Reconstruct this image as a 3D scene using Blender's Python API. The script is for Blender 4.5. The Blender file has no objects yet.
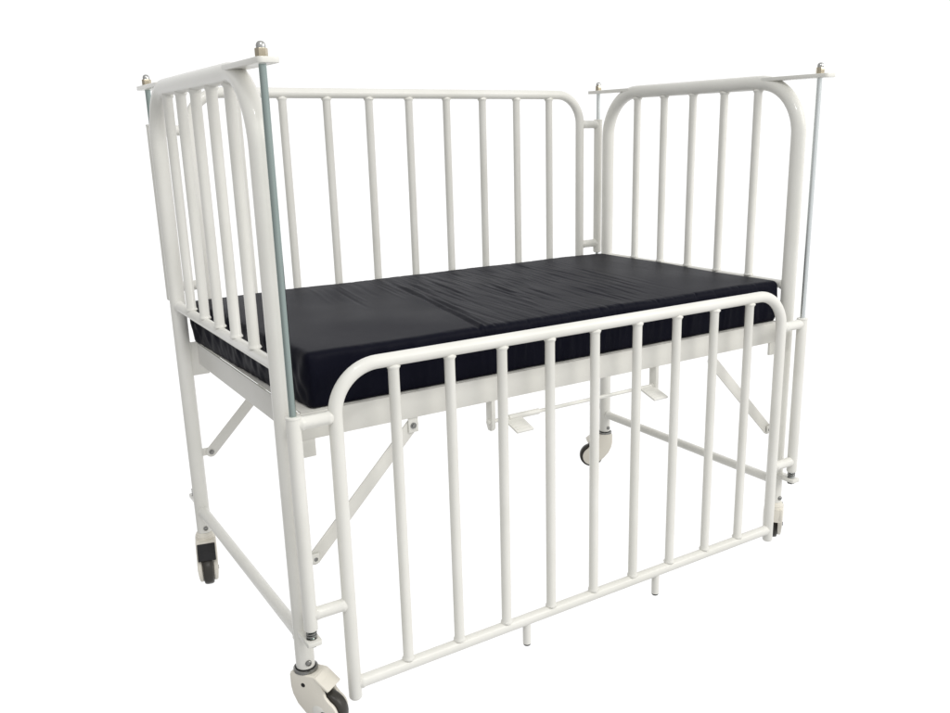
import bpy, bmesh, math, random
from mathutils import Vector, Matrix, Euler, noise

random.seed(7)
C = bpy.context.scene.collection
scene = bpy.context.scene
Z0 = 0.055                       # height of the floor in the survey the sizes below come from
L, W = 1.2977, 0.70              # between leg axes: length (x) and depth (y)
D = 0.0484                       # guide rods stand this far outside the legs
LEG, TUBE, BAR, ROD = 0.0174, 0.0126, 0.0102, 0.0060

# ------------------------------------------------------------------ materials
def new_mat(name):
    m = bpy.data.materials.new(name); m.use_nodes = True
    nt = m.node_tree
    return m, nt, nt.nodes['Principled BSDF']

def paint(name, col, rough, bump=0.04, scale=420.0, spec=0.35, coat=0.0):
    """powder coat: slight tone drift, orange-peel bump, uneven gloss"""
    m, nt, p = new_mat(name)
    tc = nt.nodes.new('ShaderNodeTexCoord')
    n1 = nt.nodes.new('ShaderNodeTexNoise'); n1.inputs['Scale'].default_value = 7.0; n1.inputs['Detail'].default_value = 5
    n2 = nt.nodes.new('ShaderNodeTexNoise'); n2.inputs['Scale'].default_value = scale; n2.inputs['Detail'].default_value = 2
    nt.links.new(tc.outputs['Object'], n1.inputs['Vector']); nt.links.new(tc.outputs['Object'], n2.inputs['Vector'])
    r = nt.nodes.new('ShaderNodeValToRGB')
    r.color_ramp.elements[0].position = 0.3; r.color_ramp.elements[1].position = 0.7
    r.color_ramp.elements[0].color = (col[0]*.95, col[1]*.95, col[2]*.935, 1)
    r.color_ramp.elements[1].color = (min(col[0]*1.03, 1), min(col[1]*1.03, 1), min(col[2]*1.03, 1), 1)
    nt.links.new(n1.outputs['Fac'], r.inputs['Fac']); nt.links.new(r.outputs['Color'], p.inputs['Base Color'])
    mr = nt.nodes.new('ShaderNodeMapRange')
    mr.inputs['To Min'].default_value = rough*0.8; mr.inputs['To Max'].default_value = rough*1.25
    nt.links.new(n1.outputs['Fac'], mr.inputs['Value']); nt.links.new(mr.outputs['Result'], p.inputs['Roughness'])
    b = nt.nodes.new('ShaderNodeBump'); b.inputs['Strength'].default_value = bump; b.inputs['Distance'].default_value = 0.002
    nt.links.new(n2.outputs['Fac'], b.inputs['Height']); nt.links.new(b.outputs['Normal'], p.inputs['Normal'])
    p.inputs['Specular IOR Level'].default_value = spec
    p.inputs['Coat Weight'].default_value = coat; p.inputs['Coat Roughness'].default_value = 0.05
    return m

def metal(name, col, rough, scale=(260, 260, 9)):
    m, nt, p = new_mat(name)
    tc = nt.nodes.new('ShaderNodeTexCoord'); mp = nt.nodes.new('ShaderNodeMapping'); mp.inputs['Scale'].default_value = scale
    n = nt.nodes.new('ShaderNodeTexNoise'); n.inputs['Scale'].default_value = 1.0; n.inputs['Detail'].default_value = 4
    nt.links.new(tc.outputs['Object'], mp.inputs['Vector']); nt.links.new(mp.outputs['Vector'], n.inputs['Vector'])
    mr = nt.nodes.new('ShaderNodeMapRange'); mr.inputs['To Min'].default_value = rough*.7; mr.inputs['To Max'].default_value = rough*1.5
    nt.links.new(n.outputs['Fac'], mr.inputs['Value']); nt.links.new(mr.outputs['Result'], p.inputs['Roughness'])
    r = nt.nodes.new('ShaderNodeValToRGB')
    r.color_ramp.elements[0].color = (*[c*.75 for c in col], 1); r.color_ramp.elements[1].color = (*col, 1)
    nt.links.new(n.outputs['Fac'], r.inputs['Fac']); nt.links.new(r.outputs['Color'], p.inputs['Base Color'])
    p.inputs['Metallic'].default_value = 1.0
    return m

WHITE = paint('white_powder_coat', (0.775, 0.767, 0.728), 0.32, coat=0.28, spec=0.20)
BEAMW = paint('warm_white_powder_coat', (0.725, 0.715, 0.678), 0.42)
CREAM = paint('cream_caster_plastic', (0.77, 0.735, 0.66), 0.38, bump=0.03, scale=900)
BLACKP = paint('black_pedal_plastic', (0.016, 0.016, 0.017), 0.5, bump=0.10, scale=700)
RUBBER = paint('dark_tyre_rubber', (0.040, 0.037, 0.032), 0.34, bump=0.08, scale=600)
CAP_GAP = paint('black_caps_and_gap_shade', (0.012, 0.012, 0.012), 0.6)  # rubber peg caps; also the painted dark of the caster gap and hole
ZINC = metal('zinc_plated_steel', (0.42, 0.50, 0.48), 0.12)
ZINCB = metal('bright_zinc_steel', (0.86, 0.90, 0.90), 0.25)
CHROME = metal('chromed_steel', (0.62, 0.62, 0.60), 0.12)
BRASSY = metal('yellow_zinc_nut', (0.62, 0.55, 0.42), 0.25)
DARKST = metal('dark_steel_bolt', (0.16, 0.16, 0.16), 0.30)
BOLT = metal('dull_steel_bolt', (0.33, 0.33, 0.32), 0.25)

def fabric():
    m, nt, p = new_mat('black_wipe_clean_fabric')
    tc = nt.nodes.new('ShaderNodeTexCoord')
    n1 = nt.nodes.new('ShaderNodeTexNoise'); n1.inputs['Scale'].default_value = 4.0; n1.inputs['Detail'].default_value = 6
    nt.links.new(tc.outputs['Object'], n1.inputs['Vector'])
    r = nt.nodes.new('ShaderNodeValToRGB')
    r.color_ramp.elements[0].color = (0.0032, 0.0035, 0.0088, 1); r.color_ramp.elements[1].color = (0.0048, 0.0051, 0.0115, 1)
    nt.links.new(n1.outputs['Fac'], r.inputs['Fac']); nt.links.new(r.outputs['Color'], p.inputs['Base Color'])
    mr = nt.nodes.new('ShaderNodeMapRange'); mr.inputs['To Min'].default_value = .40; mr.inputs['To Max'].default_value = .56
    nt.links.new(n1.outputs['Fac'], mr.inputs['Value']); nt.links.new(mr.outputs['Result'], p.inputs['Roughness'])
    wx = nt.nodes.new('ShaderNodeTexWave'); wx.inputs['Scale'].default_value = 300; wx.bands_direction = 'X'
    wy = nt.nodes.new('ShaderNodeTexWave'); wy.inputs['Scale'].default_value = 300; wy.bands_direction = 'Y'
    mx = nt.nodes.new('ShaderNodeMath'); mx.operation = 'ADD'
    for w_ in (wx, wy): nt.links.new(tc.outputs['Object'], w_.inputs['Vector'])
    nt.links.new(wx.outputs['Fac'], mx.inputs[0]); nt.links.new(wy.outputs['Fac'], mx.inputs[1])
    b = nt.nodes.new('ShaderNodeBump'); b.inputs['Strength'].default_value = .06; b.inputs['Distance'].default_value = .001
    nt.links.new(mx.outputs[0], b.inputs['Height']); nt.links.new(b.outputs['Normal'], p.inputs['Normal'])
    # fine drawn creases over the right half, running across the cover
    mp = nt.nodes.new('ShaderNodeMapping'); mp.vector_type = 'POINT'; mp.inputs['Rotation'].default_value = (0, 0, math.radians(6.5)); mp.inputs['Scale'].default_value = (46, 2.1, 8)
    nc = nt.nodes.new('ShaderNodeTexNoise'); nc.inputs['Scale'].default_value = 1.0; nc.inputs['Detail'].default_value = 2.4; nc.inputs['Distortion'].default_value = .25
    nt.links.new(tc.outputs['Object'], mp.inputs['Vector']); nt.links.new(mp.outputs['Vector'], nc.inputs['Vector'])
    sx = nt.nodes.new('ShaderNodeSeparateXYZ'); nt.links.new(tc.outputs['Object'], sx.inputs[0])
    sh = nt.nodes.new('ShaderNodeMath'); sh.operation = 'MULTIPLY_ADD'; sh.inputs[1].default_value = -.12; nt.links.new(sx.outputs['Y'], sh.inputs[0]); nt.links.new(sx.outputs['X'], sh.inputs[2])
    r1 = nt.nodes.new('ShaderNodeMapRange'); r1.interpolation_type = 'SMOOTHSTEP'; r1.inputs['From Min'].default_value = .37; r1.inputs['From Max'].default_value = .44
    r2 = nt.nodes.new('ShaderNodeMapRange'); r2.interpolation_type = 'SMOOTHSTEP'; r2.inputs['From Min'].default_value = .70; r2.inputs['From Max'].default_value = .96; r2.inputs['To Min'].default_value = 1; r2.inputs['To Max'].default_value = .12
    mm = nt.nodes.new('ShaderNodeMath'); mm.operation = 'MULTIPLY'; m3 = nt.nodes.new('ShaderNodeMath'); m3.operation = 'MULTIPLY'
    for r_ in (r1, r2): nt.links.new(sh.outputs[0], r_.inputs['Value'])
    nt.links.new(r1.outputs['Result'], mm.inputs[0]); nt.links.new(r2.outputs['Result'], mm.inputs[1])
    nt.links.new(mm.outputs[0], m3.inputs[0]); nt.links.new(nc.outputs['Fac'], m3.inputs[1])
    b2 = nt.nodes.new('ShaderNodeBump'); b2.inputs['Strength'].default_value = .55; b2.inputs['Distance'].default_value = .0075
    nt.links.new(m3.outputs[0], b2.inputs['Height']); nt.links.new(b2.outputs['Normal'], b.inputs['Normal'])
    p.inputs['Specular IOR Level'].default_value = 0.06
    return m
FABRIC = fabric()

# ------------------------------------------------------------------ mesh helpers
def obj(name, bm, mat, parent=None, angle=38):
    bmesh.ops.recalc_face_normals(bm, faces=bm.faces)
    me = bpy.data.meshes.new(name); bm.to_mesh(me); bm.free()
    me.materials.append(mat); me.shade_smooth(); me.set_sharp_from_angle(angle=math.radians(angle))
    o = bpy.data.objects.new(name, me); C.objects.link(o)
    if parent is not None: o.parent = parent
    return o

def frame_of(t):
    t = t.normalized()
    u = t.cross(Vector((0, 0, 1)) if abs(t.z) < .9 else Vector((1, 0, 0))).normalized()
    return u, t.cross(u).normalized()

def sweep(bm, pts, rad, seg=24, caps=True):
    """round tube along pts; rad a number or a list"""
    pts = [Vector(p) for p in pts]; n = len(pts)
    rad = rad if isinstance(rad, (list, tuple)) else [rad]*n
    T = [(pts[min(i+1, n-1)] - pts[max(i-1, 0)]).normalized() for i in range(n)]
    u, v = frame_of(T[0]); rings = []
    for i in range(n):
        if i:
            u = (u - T[i]*u.dot(T[i])).normalized(); v = T[i].cross(u)
        rings.append([bm.verts.new(pts[i] + (u*math.cos(a) + v*math.sin(a))*rad[i])
                      for a in (2*math.pi*k/seg for k in range(seg))])
    for a, b in zip(rings, rings[1:]):
        for k in range(seg): bm.faces.new((a[k], a[(k+1) % seg], b[(k+1) % seg], b[k]))
    if caps: bm.faces.new(rings[0]); bm.faces.new(rings[-1])

def arc(c, a, b, R, n=14):
    """points of a quarter bend: centre c, from direction a to direction b"""
    c, a, b = Vector(c), Vector(a), Vector(b)
    return [c + (a*math.cos(t) + b*math.sin(t))*R for t in (math.pi/2*i/n for i in range(n+1))]

def box(bm, lo, hi, bev=0.0015, seg=2, mat=None):
    v = [bm.verts.new((x, y, z)) for x in (lo[0], hi[0]) for y in (lo[1], hi[1]) for z in (lo[2], hi[2])]
    fs = [bm.faces.new([v[i] for i in q]) for q in
          ((0, 1, 3, 2), (4, 6, 7, 5), (0, 4, 5, 1), (2, 3, 7, 6), (0, 2, 6, 4), (1, 5, 7, 3))]
    bmesh.ops.recalc_face_normals(bm, faces=fs)
    if mat is not None: bmesh.ops.transform(bm, matrix=mat, verts=v)
    if bev:
        es = list({e for f in fs for e in f.edges})
        bmesh.ops.bevel(bm, geom=es, offset=bev, segments=seg, affect='EDGES', profile=.5)

def prism(bm, poly, w0, w1, axes, bev=0.001):
    """extrude a 2D outline: axes maps (u, v, w) to xyz"""
    a = [bm.verts.new(axes(u, v, w0)) for u, v in poly]; b = [bm.verts.new(axes(u, v, w1)) for u, v in poly]
    n = len(poly); fs = [bm.faces.new(a), bm.faces.new(b[::-1])]
    fs += [bm.faces.new((a[i], b[i], b[(i+1) % n], a[(i+1) % n])) for i in range(n)]
    bmesh.ops.recalc_face_normals(bm, faces=fs)
    if bev:
        es = list(set(fs[0].edges) | set(fs[1].edges))
        bmesh.ops.bevel(bm, geom=es, offset=bev, segments=2, affect='EDGES', profile=.5)

def lathe(bm, prof, base, axis, seg=24):
    """prof: (distance along axis, radius)"""
    base, t = Vector(base), Vector(axis).normalized()
    pts = [base + t*s for s, r in prof]
    u, v = frame_of(t); rings = []
    for (s, r), p in zip(prof, pts):
        rings.append([bm.verts.new(p + (u*math.cos(a) + v*math.sin(a))*max(r, 1e-5)) for a in (2*math.pi*k/seg for k in range(seg))])
    for a, b in zip(rings, rings[1:]):
        for k in range(seg): bm.faces.new((a[k], a[(k+1) % seg], b[(k+1) % seg], b[k]))
    bm.faces.new(rings[0]); bm.faces.new(rings[-1])

def welded_bar(a, b, r, ra, rb, seg=20, fl=1.0):
    """bar from the axis of one tube to the axis of another; a small uneven weld fillet where it meets each"""
    a, b = Vector(a), Vector(b); t = (b-a); ln = t.length; t.normalize()
    prof = []
    for tube, rev in ((ra, False), (rb, True)):
        q = [(tube*.30, r*.90), (tube*.78, r*.98), (tube*.92, r+.0022*fl), (tube+.0010, r+.0025*fl), (tube+.0034, r+.0012*fl), (tube+.0060, r)]
        if rev: q = [(ln-s, rr) for s, rr in q[::-1]]
        prof += q
    bm = bmesh.new(); lathe(bm, prof, a, t, seg)
    rnd = random.random()*50
    for v in bm.verts:
        s = (v.co-a).dot(t); k = min(s-ra, ln-rb-s)
        if k < .0055:
            ax = a + t*s; d = v.co-ax
            v.co = ax + d*(1 + .13*noise.noise(Vector((v.co.x*160+rnd, v.co.y*160, v.co.z*160))))
    return bm

def hexnut(bm, base, axis, af, h):
    base, t = Vector(base), Vector(axis).normalized(); u, v = frame_of(t); R = af/math.sqrt(3)
    P = [(R*math.cos(math.pi/3*k+.35), R*math.sin(math.pi/3*k+.35)) for k in range(6)]
    prism(bm, P, 0, h, lambda a, b, w: base + u*a + v*b + t*w, bev=af*.06)

# ------------------------------------------------------------------ things
def tag(o, label, cat):
    o['label'] = label; o['category'] = cat

cot = bpy.data.objects.new('hospital_cot', None); C.objects.link(cot)
cot.empty_display_size = .2
tag(cot, 'white tubular steel hospital cot on casters with its near side rail lowered', 'cot')
def Zf(z): return z - Z0
ZB, ZT, ZC, ZE = Zf(.1765), Zf(1.2354), Zf(.2337), Zf(.7521)
PLATE0, PLATE1 = Zf(1.2375), Zf(1.2465)
LUG0, LUG1 = Zf(.2490), Zf(.2580)
BT, BB = Zf(.6640), Zf(.6140)             # frame beams: top and bottom

def bolt_head(bm, p, axis, r=.0058, h=.0045):
    lathe(bm, [(-.002, r), (h*.55, r), (h*.85, r*.85), (h, r*.55), (h-.0012, r*.45), (h-.0016, r*.1)], p, axis, 16)
def washer_bolt(p, axis, parent, name='bolt'):
    bm = bmesh.new(); lathe(bm, [(-.001, .0062), (.0010, .0062), (.0013, .0050)], p, axis, 20)
    hexnut(bm, Vector(p)+Vector(axis)*.0012, axis, .0078, .0036)
    return obj(name, bm, BOLT, parent)

# ---- end frames
def end_frame(x0, inward):
    R = .124
    bm = bmesh.new()
    pts = [(x0, 0, ZB)] + [(x0, 0, ZB+(ZT-R-ZB)*k/6) for k in range(1, 6)]
    pts += arc((x0, R, ZT-R), (0, -1, 0), (0, 0, 1), R, 18)
    pts += arc((x0, W-R, ZT-R), (0, 0, 1), (0, 1, 0), R, 18)
    pts += [(x0, W, ZB+(ZT-R-ZB)*k/6) for k in range(5, 0, -1)] + [(x0, W, ZB)]
    sweep(bm, pts, LEG, 32)
    fr = obj('end_frame', bm, WHITE, cot)
    obj('lower_rail', welded_bar((x0, 0, ZE), (x0, W, ZE), .0108, LEG, LEG), WHITE, fr)
    obj('cross_tube', welded_bar((x0, 0, ZC), (x0, W, ZC), .0120, LEG, LEG), WHITE, fr)
    for k in range(5):
        y = W/2 + (k-2)*.1105
        top = ZT if R < y < W-R else ZT-R+math.sqrt(max(R*R-(R-min(y, W-y))**2, 0))
        obj('bar', welded_bar((x0, y, ZE), (x0, y, top), BAR, .0108, LEG), WHITE, fr)
    for s in (0, 1):
        yy = (lambda y: y) if s == 0 else (lambda y: W-y)
        # flat arm on top that carries the rod
        P = [(.108, -.0165), (.108, .0165)]
        P += [(-.073 - .009*math.sin(t), .0085 + .009*math.cos(t)) for t in (math.pi/2*i/6 for i in range(7))]
        P += [(-.073 - .009*math.cos(t), -.0085 - .009*math.sin(t)) for t in (math.pi/2*i/6 for i in range(7))]
        bm = bmesh.new(); prism(bm, P, PLATE0, PLATE1, lambda u, v, w: Vector((x0+v, yy(u), w)), .0012)
        obj('rod_arm', bm, WHITE, fr)
        # bracket near the foot that the rod ends in
        P = [(-.008, -.0140), (-.008, .0140), (-.061, .0140), (-.0645, .0126), (-.066, .009), (-.066, -.009), (-.0645, -.0126), (-.061, -.0140)]
        bm = bmesh.new(); prism(bm, P, LUG0, LUG1, lambda u, v, w: Vector((x0+v, yy(u), w)), .0012)
        obj('rod_bracket', bm, WHITE, fr)
        # plate that the bed frame hangs on, and the brace tab
        y = yy(.004)
        bm = bmesh.new(); xs = sorted((x0+inward*.010, x0+inward*.054))
        box(bm, (xs[0], y-.0035, Zf(.581)), (xs[1], y+.0035, BT-.0015), .0012)
        obj('frame_plate', bm, WHITE, fr)
        xs = sorted((x0+inward*.012, x0+inward*.044))
        bm = bmesh.new(); yb = yy(.002)
        box(bm, (xs[0], yb-.002, Zf(.374)), (xs[1], yb+.002, Zf(.393)), .001)
        obj('brace_tab', bm, WHITE, fr)
        bm = bmesh.new(); yl = 0 if s == 0 else W
        bolt_head(bm, (x0, yl-LEG+.0005, ZB+.013), (0, -1, 0))
        obj('stem_bolt', bm, BOLT, fr)
    return fr
end_frame(0.0, 1); end_frame(L, -1)

# ---- bed frame
bm = bmesh.new()
YF, YR = 0.000, W-.000
box(bm, (.030, YF-.001, BB), (L-.030, YF+.004, BT), .001)              # front beam
box(bm, (.036, YF+.0030, BT-.006), (L-.036, YF+.030, BT-.002), .001)   # its inner lip
fb = obj('bed_frame', bm, BEAMW, cot)
bm = bmesh.new(); box(bm, (.030, YR-.004, BB), (L-.030, YR+.001, BT), .001)
obj('long_beam', bm, BEAMW, fb)
for x in (.026, L-.026):
    bm = bmesh.new(); s = 1 if x < .5 else -1
    xs = sorted((x, x+s*.0038))
    box(bm, (xs[0], .006, BB-.0005), (xs[1], W-.030, BT+.0005), .001)
    obj('end_beam', bm, BEAMW, fb)
bm = bmesh.new(); box(bm, (.034, .0075, BT-.0030), (L-.034, W-.006, BT-.0004), .0005)
obj('mattress_base', bm, BEAMW, fb)

# ---- braces
def brace(x0, inward, y, face):
    a = Vector((x0+inward*.037, y, Zf(.382))); b = Vector((x0+inward*.2490, y, Zf(.5975)))
    d = (b-a).normalized(); n = Vector((-d.z, 0, d.x)); hw = .0130
    P = []
    for i in range(9):
        t = math.pi/2 + math.pi*i/8; P.append(a + d*(.013*math.cos(t)) + n*(hw*math.sin(t)))
    for i in range(9):
        t = -math.pi/2 + math.pi*i/8; P.append(b + d*(.013*math.cos(t)) + n*(hw*math.sin(t)))
    bm = bmesh.new()
    prism(bm, [(p.x, p.z) for p in P], y-.002, y+.002, lambda u, v, w: Vector((u, w, v)), .0008)
    br = obj('brace', bm, BEAMW, cot)
    # hanger under the beam
    bm = bmesh.new(); box(bm, (b.x-.010, y-.0055, Zf(.584)), (b.x+.0105, y-.0025, BB+.004), .001)
    obj('hanger', bm, WHITE, br)
    washer_bolt((b.x, y-.0055, b.z), (0, -1, 0), br)
    washer_bolt((a.x, y-.0030, a.z), (0, -1, 0), br)
    return br
for x0, s in ((0, 1), (L, -1)):
    brace(x0, s, .0075, -1); brace(x0, s, W-.006, -1)

# ---- side rails
def side_rail(yr, dz, dx):
    zt, zb = Zf(.748)+dz, Zf(.134)+dz; xa, xb = .0751+dx, L-.0770+dx; R = .083
    ze = Zf(.1035)+dz
    bm = bmesh.new()
    pts = [(xa, yr, ze+.0002), (xa, yr, ze+.003), (xa, yr, ze+.0045)]
    rad = [TUBE*.82, TUBE*.96, TUBE]
    for k in range(1, 5): pts.append((xa, yr, ze+(zt-R-ze)*k/5)); rad.append(TUBE)
    m = arc((xa+R, yr, zt-R), (-1, 0, 0), (0, 0, 1), R, 16)
    m += [(xa+R+(xb-xa-2*R)*k/6, yr, zt) for k in range(1, 6)]
    m += arc((xb-R, yr, zt-R), (0, 0, 1), (1, 0, 0), R, 16)
    pts += m; rad += [TUBE]*len(m)
    for k in range(4, 0, -1): pts.append((xb, yr, ze+(zt-R-ze)*k/5)); rad.append(TUBE)
    pts += [(xb, yr, ze+.0045), (xb, yr, ze+.003), (xb, yr, ze+.0002)]; rad += [TUBE, TUBE*.96, TUBE*.82]
    sweep(bm, pts, rad, 28)
    sr = obj('side_rail', bm, WHITE, cot)
    obj('bottom_rail', welded_bar((xa, yr, zb), (xb, yr, zb), TUBE*.97, TUBE, TUBE, 24, .3), WHITE, sr)
    for k in range(1, 10):
        x = xa + (xb-xa)*k/10; e1, e2 = random.uniform(-.0009, .0009), random.uniform(-.0009, .0009)
        obj('bar', welded_bar((x+e1, yr, zb), (x+e2, yr, zt), BAR, TUBE, TUBE), WHITE, sr)
    for x, e in ((0, xa), (L, xb)):
        bm = bmesh.new(); z0, z1 = Zf(.274)+dz, Zf(.678)+dz
        lathe(bm, [(0, TUBE*.8), (.002, TUBE*.97), (.004, TUBE), (z1-z0-.004, TUBE), (z1-z0-.0036, TUBE+.0008), (z1-z0-.0008, TUBE+.0006), (z1-z0, TUBE-.001), (z1-z0, ROD+.0005)], (x, yr, z0), (0, 0, 1), 28)
        obj('rod_sleeve', bm, WHITE, sr)
        for z in (Zf(.6635), Zf(.3038)):
            obj('rail_arm', welded_bar((x, yr, z+dz), (e, yr, z+dz), .0116, TUBE, TUBE, 24, .35), WHITE, sr)
    for x in (.4684, .8345):
        bm = bmesh.new(); z0, z1 = Zf(.078)+dz, zb
        lathe(bm, [(0, .0088), (z1-z0, .0088)], (x, yr, z0), (0, 0, 1)); obj('stop_peg', bm, WHITE, sr)
        bm = bmesh.new(); lathe(bm, [(-.0048, .0045), (-.0042, .0070), (-.002, .0082), (.001, .0084)], (x, yr, z0), (0, 0, 1))
        obj('peg_cap', bm, CAP_GAP, sr)
    return sr
side_rail(-D, 0.0, 0.0)
side_rail(W+D, .4855, .006)

# ---- guide rods
for x in (0, L):
    for y in (-D, W+D):
        bm = bmesh.new(); sweep(bm, [(x, y, LUG0-.004), (x, y, Zf(.7)), (x, y, PLATE1+.004)], ROD, 20)
        rod = obj('guide_rod', bm, ZINC if x < .5 else ZINCB, cot)
        bm = bmesh.new(); hexnut(bm, (x, y, PLATE1), (0, 0, 1), .0170, .0140)
        obj('hex_nut', bm, BRASSY, rod)
        bm = bmesh.new()
        lathe(bm, [(0, .0074), (.004, .0076), (.0075, .0066), (.0100, .0042), (.0108, .001)], (x, y, PLATE1+.0137), (0, 0, 1))
        dome = obj('dome_nut', bm, CHROME, rod)
        bm = bmesh.new(); hexnut(bm, (x, y, LUG0-.0065), (0, 0, 1), .017, .0065); obj('lock_nut', bm, DARKST, rod)
        bm = bmesh.new(); lathe(bm, [(0, .0105), (.0012, .0105)], (x, y, LUG1+.0002), (0, 0, 1)); obj('washer', bm, CHROME, rod)
        bm = bmesh.new(); n = 60; h = .0135                                   # short buffer spring
        sweep(bm, [(x+.0085*math.cos(2*math.pi*2.6*i/n), y+.0085*math.sin(2*math.pi*2.6*i/n), LUG1+.0022+h*i/n) for i in range(n+1)], .0016, 8)
        obj('buffer_spring', bm, BOLT, rod)

# ---- foot pedals under the near beam
bm = bmesh.new(); sweep(bm, [(.424, .010, Zf(.5675)), (.874, .010, Zf(.5675))], .0040, 16)
pr = obj('pedal_rod', bm, WHITE, cot)
bm = bmesh.new(); sweep(bm, [(.470, .010, Zf(.5675)), (.545, .010, Zf(.5675))], .0062, 16); obj('rod_sleeve', bm, WHITE, pr)
for x in (.428, .868):
    bm = bmesh.new()
    P = [(0, BB+.010), (.022, BB+.010), (.022, Zf(.560)), (.016, Zf(.549)), (.006, Zf(.549)), (0, Zf(.556))]
    prism(bm, P, x-.0045, x+.0045, lambda u, v, w: Vector((w, u, v)), .001)
    bk = obj('pedal_bracket', bm, WHITE, cot)
    bm = bmesh.new(); lathe(bm, [(0, .0058), (.003, .0058), (.0055, .0035), (.006, .001)], (x-.0045, .010, Zf(.5675)), (-1, 0, 0), 16); obj('pivot_pin', bm, WHITE, bk)
for x in (.459, .826):
    m = Matrix.Translation((x, .010, Zf(.5650))) @ Matrix.Rotation(math.radians(17), 4, 'X')
    bm = bmesh.new(); box(bm, (0, -.050, -.0025), (.041, .006, .0025), .0014, mat=m)
    pd = obj('foot_pedal', bm, WHITE, cot)
    bm = bmesh.new()
    for k in range(5): box(bm, (.004, -.046+k*.009, .0024), (.037, -.0425+k*.009, .0032), .0003, mat=m)
    obj('tread', bm, WHITE, pd)

# ---- casters
RW = .0385
def caster(x, y, heading, brake):
    h = math.atan2(heading[1], heading[0])
    M = Matrix.Translation((x, y, 0)) @ Matrix.Rotation(h, 4, 'Z')
    A = lambda u, v, w: M @ Vector((u, w, v))
    wc = .044; rp = .0305
    top = ZB - (.0170 if brake else .0075); o1 = .0245 if brake else .0215; i1 = .0135
    def circ(r, a0, a1, n):
        return [(wc + r*math.cos(math.radians(a0+(a1-a0)*i/n)), RW + r*math.sin(math.radians(a0+(a1-a0)*i/n))) for i in range(n+1)]
    bm = bmesh.new()
    side = [(-.0225, top-.004), (-.021, top), (.030, top), (.0355, top-.004), (.0455, top-.018), (.0512, .0740)] + circ(rp, 60, -135, 30)
    side += [(.0050, .0320), (-.0100, .0500), (-.0190, .0690), (-.0222, top-.029)]
    for s in (-1, 1):
        prism(bm, side, s*i1, s*o1, A, .0030)
    Mi = M.inverted()
    for v in bm.verts:      # cheeks draw in towards the wheel
        q = Mi @ v.co; q.y *= 1 - .17*max(0, min(1, (RW+.010-q.z)/.045)); v.co = M @ q
    # back wall and bridge over the wheel
    prism(bm, [(-.0215, top-.036), (-.0225, top-.004), (-.021, top-.0002), (.034, top-.0002), (.060, top-.024), (.0565, top-.0275), (.031, top-.010), (-.010, top-.014), (-.012, top-.032)], -.0205, .0205, A, .0025)
    if not brake:
        prism(bm, [(.0290, top+.0004), (.0350, top-.0020), (.0605, top-.0225), (.0570, top-.0270), (.0315, top-.007)], -.0222, .0222, A, .0032)
    cs = obj('caster', bm, CREAM, cot)
    # wheel
    bm = bmesh.new(); c0 = M @ Vector((wc, 0, RW)); ax = (M.to_3x3() @ Vector((0, 1, 0)))
    lathe(bm, [(-.0118, .027), (-.0118, .0335), (-.0106, .0362), (-.0075, RW-.0006), (-.003, RW), (.003, RW), (.0075, RW-.0006), (.0106, .0362), (.0118, .0335), (.0118, .027)], c0, ax, 48)
    obj('tyre', bm, RUBBER, cs)
    bm = bmesh.new(); lathe(bm, [(-.0124, .010), (-.0124, .026), (-.0119, .0272), (.0119, .0272), (.0124, .026), (.0124, .010)], c0, ax, 40); obj('rim', bm, CREAM, cs)
    bm = bmesh.new()
    e = o1 + .0006
    lathe(bm, [(-e, .001), (-e, .0046), (-e+.0010, .0052), (e-.0010, .0052), (e, .0046), (e, .001)], c0, ax, 20); obj('axle_bolt', bm, DARKST, cs)
    # swivel ring
    bm = bmesh.new(); b0 = (x, y, top-.0005)
    if brake:
        lathe(bm, [(-.001, .0238), (.003, .0238), (.0036, .0225), (.0060, .0225), (.0066, .0233), (.0095, .0230), (.0102, .0215), (.0150, .0205), (.0168, .0185), (.0172, .0165)], b0, (0, 0, 1), 36)
        obj('swivel_ring', bm, CREAM, cs)
        bm = bmesh.new()
        P = [(.034, top-.003), (.040, top-.0005), (.064, top-.015), (.069, top-.033), (.065, top-.036), (.057, top-.019), (.036, top-.010)]
        prism(bm, P, -.0212, .0212, A, .0018); obj('brake_lever', bm, BLACKP, cs)
    else:
        lathe(bm, [(0, .0215), (.0005, .0226), (.0030, .0230), (.0055, .0226), (.0062, .0205), (.0068, .0182)], b0, (0, 0, 1), 36)
        obj('swivel_ring', bm, BOLT, cs)
        bm = bmesh.new(); lathe(bm, [(0, .0195), (.0075, .0195), (.0085, .0186)], b0, (0, 0, 1), 36); obj('gap_shade', bm, CAP_GAP, cs)  # black ring painted in as the dark gap between leg and ring
        bm = bmesh.new(); lathe(bm, [(-.003, .0044), (.0003, .0044), (.0004, .003)], M @ Vector((.006, -o1+.0001, top-.021)), -ax, 20)
        obj('hole_shade', bm, CAP_GAP, cs)  # black disc in place of the shade inside a hole
        bm = bmesh.new(); lathe(bm, [(-.006, .0132), (-.0004, .0132), (.0003, .0122), (.0004, .002)], M @ Vector((wc-.010, -o1+.0010, RW+.003)), -ax, 32)
        obj('white_disc', bm, WHITE, cs)  # added white disc in the cheek, off the axle centre
    return cs
caster(0, 0, (.58, -.81), False)
caster(0, W, (-.24, -.97), True)
caster(L, W, (-.86, .50), False)
caster(L, 0, (.80, .60), True)

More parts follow.
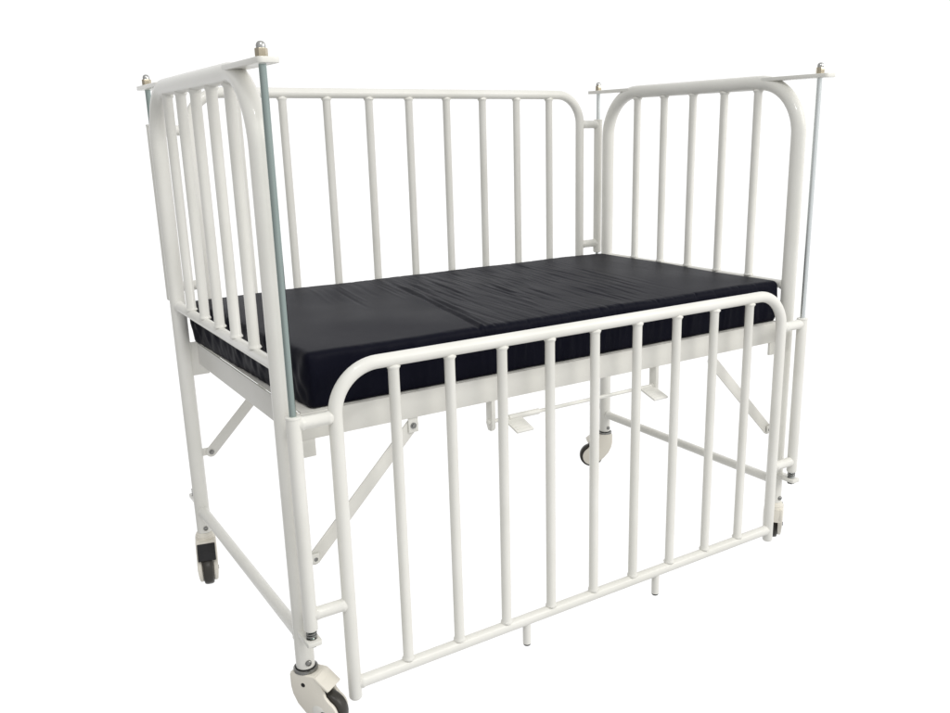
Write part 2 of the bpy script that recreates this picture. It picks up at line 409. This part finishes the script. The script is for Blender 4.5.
# ------------------------------------------------------------------ mattress
MX0, MX1, MY0, MY1, MZ0, MZ1 = .054, 1.272, .0105, .694, BT-.0002, Zf(.7660)
rnd = random.Random(11)
creases = []      # (x0, y0, x1, y1, width, depth)
creases.append((.408, MY0-.01, .505, .60, .0052, -.0034))
creases.append((.417, MY0-.01, .513, .62, .0045, .0016))
creases.append((.428, MY0-.01, .526, .64, .0042, -.0012))
for k in range(120):
    y0 = rnd.uniform(MY0+.015, .46); y1 = min(y0 + rnd.uniform(.14, .46), MY1-.005)
    x = rnd.uniform(.43, 1.02); sl = rnd.uniform(.055, .105)
    fade = 1.0 if x < .88 else max(.2, 1-(x-.88)*5)
    creases.append((x, y0, x+sl*(y1-y0)/.6, y1, rnd.uniform(.0034, .0060), fade*rnd.uniform(.0004, .0014)*rnd.choice((-1, -1, 1))))
for k in range(10):    # a fan from the far edge towards the deep fold
    x = .27 + k*.027 + rnd.uniform(-.01, .01); ln = rnd.uniform(.18, .40)
    creases.append((x+.02-ln*.10, MY1-ln, x+.03, MY1-.004, rnd.uniform(.0045, .008), rnd.uniform(.0005, .0012)*(-1 if k % 3 else 1)))
def crease_z(x, y):
    z = 0.0
    for x0, y0, x1, y1, w, d in creases:
        if y < y0 or y > y1: continue
        t = (y-y0)/(y1-y0); xc = x0+(x1-x0)*t + .0012*math.sin(7*t+x0*40)
        u = (x-xc)/w
        if abs(u) > 3.2: continue
        e = min(1, t*5+.15 if y0 > MY0 else 1) * min(1, (1-t)*4)
        z += d*e*(math.exp(-u*u) - .35*math.exp(-(u-1.7)**2))
    return z
bm = bmesh.new()
NX, NY, NZ, RB = 520, 100, 18, .011
xs = [MX0+(MX1-MX0)*i/NX for i in range(NX+1)]; ys = [MY0+(MY1-MY0)*i/NY for i in range(NY+1)]; zs = [MZ0+(MZ1-MZ0)*i/NZ for i in range(NZ+1)]
grid = {}
def rounded(x, y, z):
    cx = min(max(x, MX0+RB), MX1-RB); cy = min(max(y, MY0+RB), MY1-RB); cz = min(max(z, MZ0+.008), MZ1-RB)
    d = Vector((x-cx, y-cy, z-cz)); 
    if d.length < 1e-9: return Vector((x, y, z)), Vector((0, 0, 0))
    m = max(abs(d.x), abs(d.y), abs(d.z)); n = d.normalized()
    r = d.length if m < 1e-9 else m
    return Vector((cx, cy, cz)) + n*r, n
def vert(i, j, k):
    if (i, j, k) not in grid:
        p, n = rounded(xs[i], ys[j], zs[k])
        up = max(0.0, min(1.0, (p.z-(MZ1-.024))/.014))
        p.z += up*crease_z(p.x, p.y)
        p.z += up*.0030*noise.noise(Vector((p.x*5, p.y*5, 3.1)))
        # the top sags slightly along the edges, swells in the middle of each half
        p.z -= up*.0008*(1-min(1, min(p.y-MY0, MY1-p.y, p.x-MX0, MX1-p.x)/.10))
        sx = abs(n.x) if n.length else 0; sy = abs(n.y) if n.length else 0
        lo = math.sin(math.pi*min(1, max(0, (p.z-MZ0)/(MZ1-MZ0))))
        if sy > .3:
            s = 1 if n.y > 0 else -1
            f = .0042*noise.noise(Vector((p.x*26, p.z*5, 9+s))) + .0022*noise.noise(Vector((p.x*70, p.z*9, 2)))
            p.y += s*(f*(.35+.65*lo) + .0040*lo)
        if sx > .3:
            s = 1 if n.x > 0 else -1
            f = .0060*noise.noise(Vector((p.y*28+p.z*14, p.z*8, 5+s))) + .0035*noise.noise(Vector((p.y*60-p.z*30, p.z*10, 4)))
            ty = min(1, max(0, (p.y-MY0)/(MY1-MY0)))
            p.x += s*(f*(.35+.65*lo) + .0025*lo + (.029*ty**.8 if s < 0 else 0))
        # little puckers along the rolled top edge
        if n.length and 0.25 < n.z < .97:
            q = noise.noise(Vector((p.x*85, p.y*85, 1.0)))
            p -= n*(.0016 if .40 < p.x < 1.0 else .0006)*max(0, q-.2)*3
        grid[(i, j, k)] = bm.verts.new(p)
    return grid[(i, j, k)]
def quad(*q): bm.faces.new([vert(*a) for a in q])
for i in range(NX):
    for j in range(NY):
        quad((i, j, NZ), (i+1, j, NZ), (i+1, j+1, NZ), (i, j+1, NZ)); quad((i, j, 0), (i, j+1, 0), (i+1, j+1, 0), (i+1, j, 0))
    for k in range(NZ):
        quad((i, 0, k), (i+1, 0, k), (i+1, 0, k+1), (i, 0, k+1)); quad((i, NY, k), (i, NY, k+1), (i+1, NY, k+1), (i+1, NY, k))
for j in range(NY):
    for k in range(NZ):
        quad((0, j, k), (0, j, k+1), (0, j+1, k+1), (0, j+1, k)); quad((NX, j, k), (NX, j+1, k), (NX, j+1, k+1), (NX, j, k+1))
mat_o = obj('mattress', bm, FABRIC, None, 60)
tag(mat_o, 'thin black wipe-clean mattress with creased cover lying in the white cot', 'mattress')

# ------------------------------------------------------------------ floor: an added, unseen clear sheet; the white world shows through it, shadowless
m, nt, p = new_mat('see_through_sheet')
nt.nodes.remove(p)
tr = nt.nodes.new('ShaderNodeBsdfTransparent'); tr.inputs['Color'].default_value = (1, 1, 1, 1)
gl = nt.nodes.new('ShaderNodeBsdfGlossy'); gl.inputs['Color'].default_value = (1, 1, 1, 1); gl.inputs['Roughness'].default_value = .12
nz = nt.nodes.new('ShaderNodeTexNoise'); nz.inputs['Scale'].default_value = 3
mr = nt.nodes.new('ShaderNodeMapRange'); mr.inputs['To Min'].default_value = .03; mr.inputs['To Max'].default_value = .05
mx = nt.nodes.new('ShaderNodeMixShader')
nt.links.new(nz.outputs['Fac'], mr.inputs['Value']); nt.links.new(mr.outputs['Result'], mx.inputs['Fac'])
nt.links.new(tr.outputs[0], mx.inputs[1]); nt.links.new(gl.outputs[0], mx.inputs[2])
nt.links.new(mx.outputs[0], nt.nodes['Material Output'].inputs['Surface'])
bm = bmesh.new(); n = 12; S = 14.0
g = [[bm.verts.new((-S+2*S*i/n+.6, -S+2*S*j/n+.4, 0)) for j in range(n+1)] for i in range(n+1)]
for i in range(n):
    for j in range(n): bm.faces.new((g[i][j], g[i+1][j], g[i+1][j+1], g[i][j+1]))
fl = obj('floor', bm, m); fl['kind'] = 'structure'

# ------------------------------------------------------------------ light: world shaped white ahead of the camera, dimmer elsewhere for contrast
w = bpy.data.worlds.new('World'); scene.world = w; w.use_nodes = True
nt = w.node_tree; bg = nt.nodes['Background']
tc = nt.nodes.new('ShaderNodeTexCoord')
def wdot(v):
    d = nt.nodes.new('ShaderNodeVectorMath'); d.operation = 'DOT_PRODUCT'; d.inputs[1].default_value = v
    nt.links.new(tc.outputs['Generated'], d.inputs[0]); return d.outputs['Value']
BACK, AMB = 1.10, (.66, (.17, -.17, .10))
mr = nt.nodes.new('ShaderNodeMapRange'); mr.interpolation_type = 'SMOOTHSTEP'
mr.inputs['From Min'].default_value = .40; mr.inputs['From Max'].default_value = .64
nt.links.new(wdot((.53, .81, -.26)), mr.inputs['Value'])
ad = nt.nodes.new('ShaderNodeMath'); ad.operation = 'ADD'; ad.inputs[1].default_value = AMB[0]; nt.links.new(wdot(AMB[1]), ad.inputs[0])
mxm = nt.nodes.new('ShaderNodeMath'); mxm.operation = 'MAXIMUM'; mxm.inputs[1].default_value = .12; nt.links.new(ad.outputs[0], mxm.inputs[0])
mix = nt.nodes.new('ShaderNodeMix'); mix.data_type = 'FLOAT'
nt.links.new(mr.outputs['Result'], mix.inputs[0]); nt.links.new(mxm.outputs[0], mix.inputs[2]); mix.inputs[3].default_value = BACK
bg.inputs['Color'].default_value = (1, 1, 1, 1)
nt.links.new(mix.outputs[0], bg.inputs['Strength'])

def area(name, loc, target, size, power, col=(1, 1, 1)):
    l = bpy.data.lights.new(name, 'AREA'); l.shape = 'RECTANGLE'; l.size, l.size_y = size; l.energy = power; l.color = col
    o = bpy.data.objects.new(name, l); C.objects.link(o); o.location = loc
    o.rotation_euler = (Vector(target)-Vector(loc)).to_track_quat('-Z', 'Y').to_euler()
    return o
area('softbox', (2.6, -2.6, 2.6), (.65, .2, .55), (2.2, 1.6), 54, (1, .975, .92))
area('ceiling_panel', (-.3, -1.6, 3.0), (.5, .2, .6), (.5, .3), 20, (1, 1, .98))

# ------------------------------------------------------------------ camera
cam = bpy.data.cameras.new('Camera'); co = bpy.data.objects.new('Camera', cam); C.objects.link(co)
co.location = (-.4605, -1.4155, 1.1317-Z0); co.rotation_euler = (1.3057, .0189, -.5788)
cam.sensor_fit = 'HORIZONTAL'; cam.sensor_width = 36; cam.lens = 875.92/950*36
cam.shift_x = -28.76/950; cam.shift_y = 13.16/950
cam.clip_start = .02; cam.clip_end = 100
scene.camera = co
scene.render.engine = 'CYCLES'
scene.cycles.max_bounces = 8; scene.cycles.use_denoising = True
scene.view_settings.view_transform = 'Standard'; scene.view_settings.look = 'None'
scene.view_settings.exposure = 0; scene.view_settings.gamma = 1
